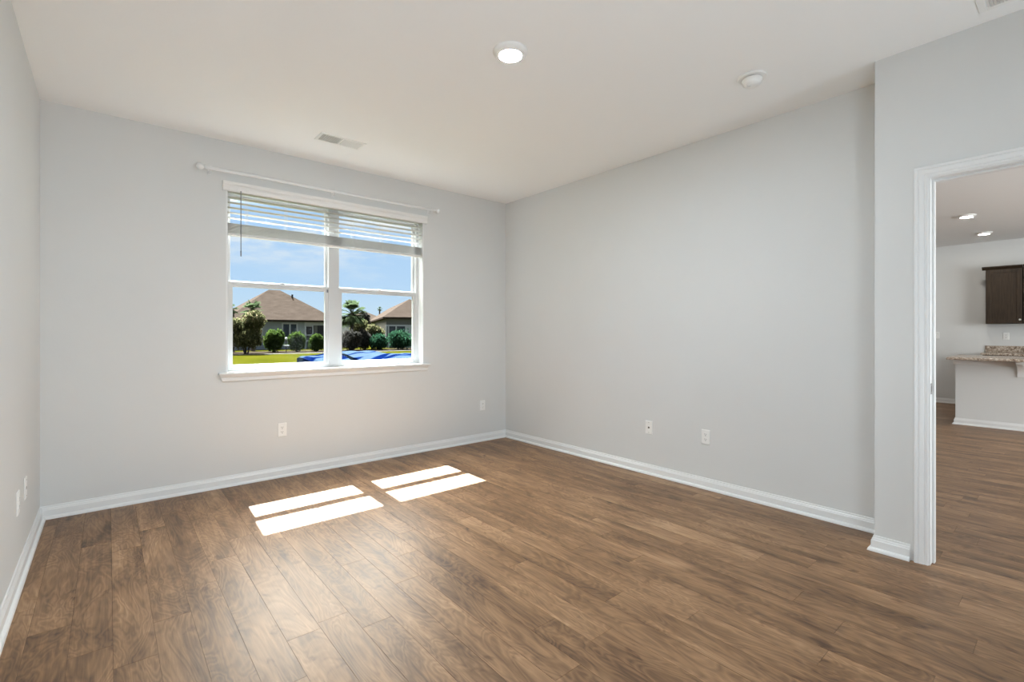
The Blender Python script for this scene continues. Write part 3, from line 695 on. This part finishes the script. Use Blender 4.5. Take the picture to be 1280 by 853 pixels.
bm = NB(); box(bm, lx(392.5), lx(396.5), 0.40, 0.50, 0, zt - 0.32); obj('porch_column', bm, M['housetan'], hA)
bm = NB(); tube(bm, (lx(365, 52) , 3.4, lz(365, 375, 52) - 0.2), (lx(365, 52), 3.4, lz(365, 368.5, 52)), 0.09, 8); obj('vent_pipe', bm, 'screen', hA)

# house right: long wing turned away
ang = -math.atan2(0.3608, 1.0034)
xA, yA = 21.9, 46.95
hB = thing('house', 'tan roofed house with row of white framed windows seen through the right window', 'house', (xA, yA, GZ), ang)
eB = EYE + 20.6 * 50 / F - GZ
W_ = 6.5
bm = NB(); hip_roof(bm, 0, W_, 0, 29.0, eB, EYE + 43 * 54.2 / F - GZ); obj('roof', bm, 'shingle', hB)
bm = NB(); box(bm, 0.4, W_ - 0.4, 0.4, 28.5, 0, eB - 0.18); obj('wall', bm, 'housetan', hB)
zw = eB - 0.80
bm = NB(); box(bm, 0.35, W_ - 0.35, 0.28, 0.42, zw - 0.16, zw)
for x in (0.40, 0.62, 1.42, 2.42, 3.05, 3.85, 4.7, 6.05): box(bm, x - 0.07, x + 0.07, 0.30, 0.42, 0, zw - 0.1)
box(bm, 2.42, 2.98, 0.34, 0.42, 0, zw - 0.1); box(bm, 0.35, W_ - 0.35, 0.30, 0.42, 0.55, 0.75)
obj('porch_frame', bm, 'hwhite', hB)
for x0, x1, z0 in ((0.47, 1.35, 0.75), (1.49, 2.35, 0.75), (3.12, 3.78, zw - 0.55), (3.18, 3.72, 0.2), (3.92, 4.62, 0.75), (4.77, 5.98, 0.75)):
    bm = NB(); box(bm, x0, x1, 0.36, 0.40, z0, zw - 0.16 if z0 != 0.2 else zw - 0.80); obj('pane', bm, 'hglass', hB)
bm = NB(); box(bm, 3.05, 3.85, 0.32, 0.42, zw - 0.80, zw - 0.55); obj('transom_bar', bm, 'hwhite', hB)
# distant roof between the palm and the right house
hC = thing('house', 'small distant brown roof peeping between palm and right house', 'house', (at(436, 88)[0], 88, GZ))
bm = NB(); hip_roof(bm, 0, 10, 0, 10, 3.4, 6.0); obj('roof', bm, 'shingle', hC)
bm = NB(); box(bm, 0.4, 9.6, 0.4, 9.6, 0, 3.22); obj('wall', bm, 'house', hC)

def leaves(bm, c, rx, ry, rz_, n, s, rnd, flat=0.15, mi=0, topw=0.0):
    for _ in range(n):
        while True:
            v = Vector((rnd.gauss(0, 1), rnd.gauss(0, 1), rnd.gauss(0, 1)))
            if v.length > 0.1: break
        v.normalize()
        if v.z < -0.75 and rnd.random() < 0.6: continue
        k = rnd.uniform(0.62, 1.08) * (1 + 0.12 * math.sin(5 * v.x + 3) * math.cos(4 * v.z + 7 * v.y))
        if topw and v.z < topw: continue
        p = Vector(c) + Vector((v.x * rx * k, v.y * ry * k, v.z * rz_ * k))
        q = Vector((rnd.gauss(0, 1), rnd.gauss(0, 1), rnd.gauss(0, 1) + 0.5)).normalized().to_track_quat('Z', 'X').to_matrix()
        l_, w2 = s * rnd.uniform(0.7, 1.3), s * 0.5 * rnd.uniform(0.7, 1.2)
        cs = [p + q @ Vector(u) for u in ((-l_ / 2, 0, 0), (0, -w2 / 2, flat * l_ * 0.3), (l_ / 2, 0, 0), (0, w2 / 2, flat * l_ * 0.3))]
        f = bm.faces.new([bm.verts.new(x) for x in cs]); f.material_index = mi
def blob(bm, c, rx, ry, rz_, rnd):
    n0 = len(bm.verts); bmesh.ops.create_icosphere(bm, subdivisions=3, radius=1.0); bm.verts.ensure_lookup_table()
    for v in bm.verts[n0:]:
        d_ = v.co.copy(); k = 0.66 + 0.10 * math.sin(4 * d_.x + rnd.random() * 1.6) + 0.10 * math.sin(9 * d_.y + 5 * d_.z)
        v.co = Vector(c) + Vector((d_.x * rx * k, d_.y * ry * k, d_.z * rz_ * k))
def shrub(name, label, px, ybase, half, ytop, Y, lm, n=1700, s=0.24, stems=4, group=None, seed=1, ry=None):
    rnd = random.Random(seed); x, D = at(px, Y); k = D / F
    rx = half * k; zt_ = zat(ytop, D); zb = GZ + 0.10; hh = zt_ - zb
    t = thing(name, label, 'shrub', (x, Y, GZ), 0, group)
    bm = NB(); cz = zb - GZ + hh * 0.49
    lobes = [(0, 0, cz, 0.84, 0.50), (0, 0, cz * 0.72, 0.90, 0.34)] + [(rnd.uniform(-0.5, 0.5) * rx, rnd.uniform(-0.5, 0.3) * rx, cz + rnd.uniform(-0.3, 0.4) * hh * 0.5, rnd.uniform(0.35, 0.6), rnd.uniform(0.24, 0.36)) for _ in range(7)]
    for lx_, ly_, lz_, fr_, fh in lobes:
        blob(bm, (lx_, ly_, lz_), rx * fr_ * 0.92, (ry or rx) * fr_ * 0.92, hh * fh * 0.92, rnd)
        leaves(bm, (lx_, ly_, lz_), rx * fr_, (ry or rx) * fr_, hh * fh, n // 3, s, rnd)
    obj('foliage', bm, lm, t)
    bm = NB()
    for i in range(stems):
        a = 2 * PI * i / stems; tube(bm, (0.06 * math.cos(a), 0.06 * math.sin(a), 0), (rx * 0.45 * math.cos(a), rx * 0.45 * math.sin(a), hh * 0.5), 0.035, 6)
    obj('stem', bm, 'bark', t)
    return t
shrub('round_shrub', 'round green shrub with light tips, leftmost of three before the grey house', 343, 440, 11.5, 412.5, 40.6, 'leafB', seed=3)
shrub('round_shrub', 'compact dark green shrub below the white double house window', 371, 440, 11, 415.5, 40.6, 'leafB', seed=4)
shrub('round_shrub', 'green shrub before the screened porch beside the window mullion', 395.5, 440, 9, 417.5, 40.6, 'leafB', seed=5)
shrub('round_shrub', 'reddish brown shrub half hidden by the window mullion', 409, 440, 6, 417, 42.6, 'leafD', seed=6)
shrub('dark_shrub', 'greyish dark shrub at the foot of the palm in the right window', 438, 440, 13, 413, 40.0, 'leafD', seed=7)
shrub('hedge_shrub', 'low green shrub left of the big rounded hedge', 474, 440, 12, 417.5, 40.2, 'leafC', seed=8)
shrub('hedge_shrub', 'big rounded blue green hedge at right edge of the window', 502, 440, 19, 412, 40.2, 'leafC', n=1500, seed=9)
shrub('round_shrub', 'dull shrub mass behind the low green hedge', 455, 440, 9, 412, 41.6, 'leafD', seed=10)
# flowering trees (crape myrtles)
def myrtle(label, px, half, ytop, Y, seed, n=2600, lm='leafA'):
    rnd = random.Random(seed); x, D = at(px, Y); rx = half * D / F; hh = zat(ytop, D) - GZ
    t = thing('flowering_tree', label, 'tree', (x, Y, GZ))
    bm = NB(); bf = NB()
    lobes = [(0, 0, hh * 0.50, 0.78, 0.36)] + [(rnd.uniform(-0.55, 0.55) * rx, rnd.uniform(-0.5, 0.5) * rx, hh * rnd.uniform(0.30, 0.76), rnd.uniform(0.35, 0.52), rnd.uniform(0.15, 0.22)) for _ in range(11)]
    for a, b_, c, fr_, fh in lobes:
        blob(bm, (a, b_, c), rx * fr_ * 0.85, rx * fr_ * 0.85, hh * fh * 0.85, rnd)
        leaves(bm, (a, b_, c), rx * fr_, rx * fr_, hh * fh, n // 7, 0.22, rnd)
        if c > hh * 0.42: leaves(bf, (a, b_, c), rx * fr_ * 1.04, rx * fr_ * 1.04, hh * fh * 1.04, n // 30, 0.17, rnd, topw=-0.1)
    obj('foliage', bm, lm, t); o = obj('blossoms', bf, 'flower', t); o['label'] = 'pale peach blossoms'
    bm = NB()
    for i in range(5):
        a = 2 * PI * i / 5 + 0.3; tube(bm, (0.10 * math.cos(a), 0.10 * math.sin(a), 0), (rx * 0.4 * math.cos(a), rx * 0.4 * math.sin(a), hh * 0.55), 0.05, 7, 0.025)
    obj('trunk', bm, 'bark', t); return t
myrtle('bushy flowering tree with peach blossoms at left edge of the window', 308, 23, 386, 38.9, 21, n=4600)
myrtle('smaller flowering tree with pale blossoms left of the right house', 466, 14, 403, 42.8, 22)
def palm(label, px, Y, ycrown, half, seed, trunk=True, n=34):
    rnd = random.Random(seed); x, D = at(px, Y); zc = zat(ycrown, D) - GZ; R = half * D / F
    t = thing('palm_tree', label, 'palm tree', (x, Y, GZ))
    bm = NB(); prof = [(0.0, 0.0), (0.22, 0.0)]
    k = 0.25
    while k < zc: prof += [(0.15, k), (0.175, k + 0.12)]; k += 0.25
    lathe(bm, prof + [(0.12, zc), (0, zc + 0.05)], 12); obj('trunk', bm, 'bark', t, smooth=False)
    for i in range(n):
        bm = NB()
        a = 2 * PI * i / n * 2.4 + rnd.uniform(-0.15, 0.15); el = rnd.uniform(-0.95, 1.35); ln = R * rnd.uniform(0.75, 1.05)
        q = Matrix.Translation((0, 0, zc)) @ Matrix.Rotation(a, 4, 'Z') @ Matrix.Rotation(-el, 4, 'Y')
        st = ln * 0.45
        tube(bm, q @ Vector((0, 0, 0)), q @ Vector((st, 0, 0)), 0.018, 4)
        m_ = 13
        for j in range(m_):                       # fan of pleated leaflets, drooping at the tips
            b2 = (j / (m_ - 1) - 0.5) * 2.1; l2 = ln * 0.58 * (1 - 0.22 * abs(b2)); w2 = 0.075 * ln
            o0 = q @ Vector((st, 0, 0)); d_ = Vector((math.cos(b2), math.sin(b2), 0)); pp = Vector((-math.sin(b2), math.cos(b2), 0))
            m1 = q @ (Vector((st, 0, 0)) + d_ * l2 * 0.6 + pp * w2 * 0.5); m2 = q @ (Vector((st, 0, 0)) + d_ * l2 * 0.6 - pp * w2 * 0.5 + Vector((0, 0, -0.02)))
            tip = q @ (Vector((st, 0, 0)) + d_ * l2) + Vector((0, 0, -0.22 * l2))
            v0, v1, v2, v3 = [bm.verts.new(u) for u in (o0, m1, tip, m2)]
            bm.faces.new((v0, v1, v2, v3))
        obj('frond', bm, 'palm', t)
    return t
palm('palm tree with ragged crown behind the left flowering tree', 316, 46.0, 388, 16, 31, n=44)
palm('second palm tree at the far left behind the blossoms', 290, 43.6, 387, 9, 32, n=26)
palm('palm tree with full fan crown beside the window mullion', 440, 42.0, 392, 21, 33, n=64)
palm('tiny far palm tree silhouette above the right house roof', 474.5, 110, 386.5, 4.0, 34, n=26)
def far_tree(label, px, half, ytop, Y, seed, lm='leafA'):
    rnd = random.Random(seed); x, D = at(px, Y); rx = half * D / F; hh = zat(ytop, D) - GZ
    t = thing('far_tree', label, 'tree', (x, Y, GZ)); bm = NB()
    for i in range(6):
        a, b_, c = rnd.uniform(-0.5, 0.5) * rx, rnd.uniform(-0.4, 0.4) * rx, hh * rnd.uniform(0.55, 0.75)
        blob(bm, (a, b_, c), rx * 0.55, rx * 0.55, hh * 0.24, rnd); leaves(bm, (a, b_, c), rx * 0.62, rx * 0.62, hh * 0.26, 260, 0.4, rnd)
    obj('foliage', bm, lm, t); bm = NB(); tube(bm, (0, 0, 0), (0, 0, hh * 0.6), 0.25, 8, 0.15); obj('trunk', bm, 'bark', t)
far_tree('brownish far tree between the palm and the right house', 453, 9, 390, 62, 41, 'leafD')
far_tree('dark treetop showing over the right end of the grey house roof', 401, 5, 388, 75, 42, 'leafC')
far_tree('olive tree mass filling the gap right of the palm', 449, 10, 398, 52, 43, 'leafA')
# small garden ornament between shrubs
x, D = at(357.8, 39.3)
go = thing('garden_ornament', 'tiny pale ornament on a thin stand between two round shrubs', 'garden ornament', (x, 39.3, GZ + 0.05))
bm = NB(); tube(bm, (0, 0, 0), (0, 0, 1.00), 0.03, 8); obj('stand', bm, 'bark', go)
bm = NB(); lathe(bm, [(0, 0.45), (0.08, 0.46), (0.20, 0.52), (0.22, 0.55), (0.18, 0.54), (0, 0.50)], 16); obj('dish', bm, 'hwhite', go, smooth=True)
bm = NB(); lathe(bm, [(0, 0.97), (0.07, 1.00), (0.10, 1.07), (0.07, 1.14), (0, 1.16)], 14); obj('globe', bm, 'hwhite', go, smooth=True)

# blue tarp draped over low patio things just outside
def tarp_heap(name, label, Y0, Y1, pts, depth_rows, seed, left_tip=None):
    """pts: (pixel column, pixel row of the crest) measured along the back edge Y1"""
    rnd = random.Random(seed); bm = NB(); cols = []
    x0, x1 = at(pts[0][0], Y1)[0], at(pts[-1][0], Y1)[0]; n = 60
    base_ = []
    for p in pts: xx, D = at(p[0], Y1); base_.append((xx, zat(p[1], D)))
    def crest(x):
        for (a, za), (b_, zb) in zip(base_, base_[1:]):
            if a <= x <= b_: u = (x - a) / (b_ - a); u = u * u * (3 - 2 * u); return za + (zb - za) * u
        return base_[-1][1]
    rows = depth_rows; grid = []
    for i in range(n + 1):
        x = x0 + (x1 - x0) * i / n; c = crest(x); col = []
        for j in range(rows + 1):
            v = j / rows; y = Y1 + (Y0 - Y1) * v
            z = c - 0.10 * v * v + 0.035 * math.sin(3.1 * x + 9 * v) * v * (1 - v) * 2 + 0.02 * math.sin(9 * x - 6 * v + seed)
            col.append(bm.verts.new((x, y, z)))
        col.append(bm.verts.new((x, Y0 - 0.03, GZ + 0.02 + 0.03 * math.sin(7 * x))))
        col.insert(0, bm.verts.new((x, Y1 + 0.03, GZ + 0.02)))
        grid.append(col)
    m_ = len(grid[0])
    for a, b_ in zip(grid, grid[1:]):
        for j in range(m_ - 1): bm.faces.new((a[j], a[j + 1], b_[j + 1], b_[j]))
    bm.faces.new(grid[0]); bm.faces.new(grid[-1]); bm.faces.new([g1[0] for g1 in grid] + [g1[-1] for g1 in grid][::-1])
    o = obj(name, bm, 'tarp', smooth=True); return tag(o, label, 'tarp')
tarp_heap('blue_tarp', 'crumpled blue tarp draped over a low heap outside the left window', 7.2, 8.4, [(371, 447), (376, 444.3), (386, 443.6), (396, 444.4), (405, 443.6), (414, 442)], 8, 1)
tarp_heap('blue_tarp', 'light blue tarp mound outside the right window, left one behind', 8.0, 9.6, [(418, 441), (428, 439.5), (445, 439.2), (460, 439.6), (470, 441.5), (480, 444)], 8, 2)
tarp_heap('blue_tarp', 'light blue tarp mound outside the right window, right one in front', 6.4, 7.6, [(446, 449), (462, 445), (478, 442.6), (498, 442), (514, 443), (530, 444)], 8, 3)
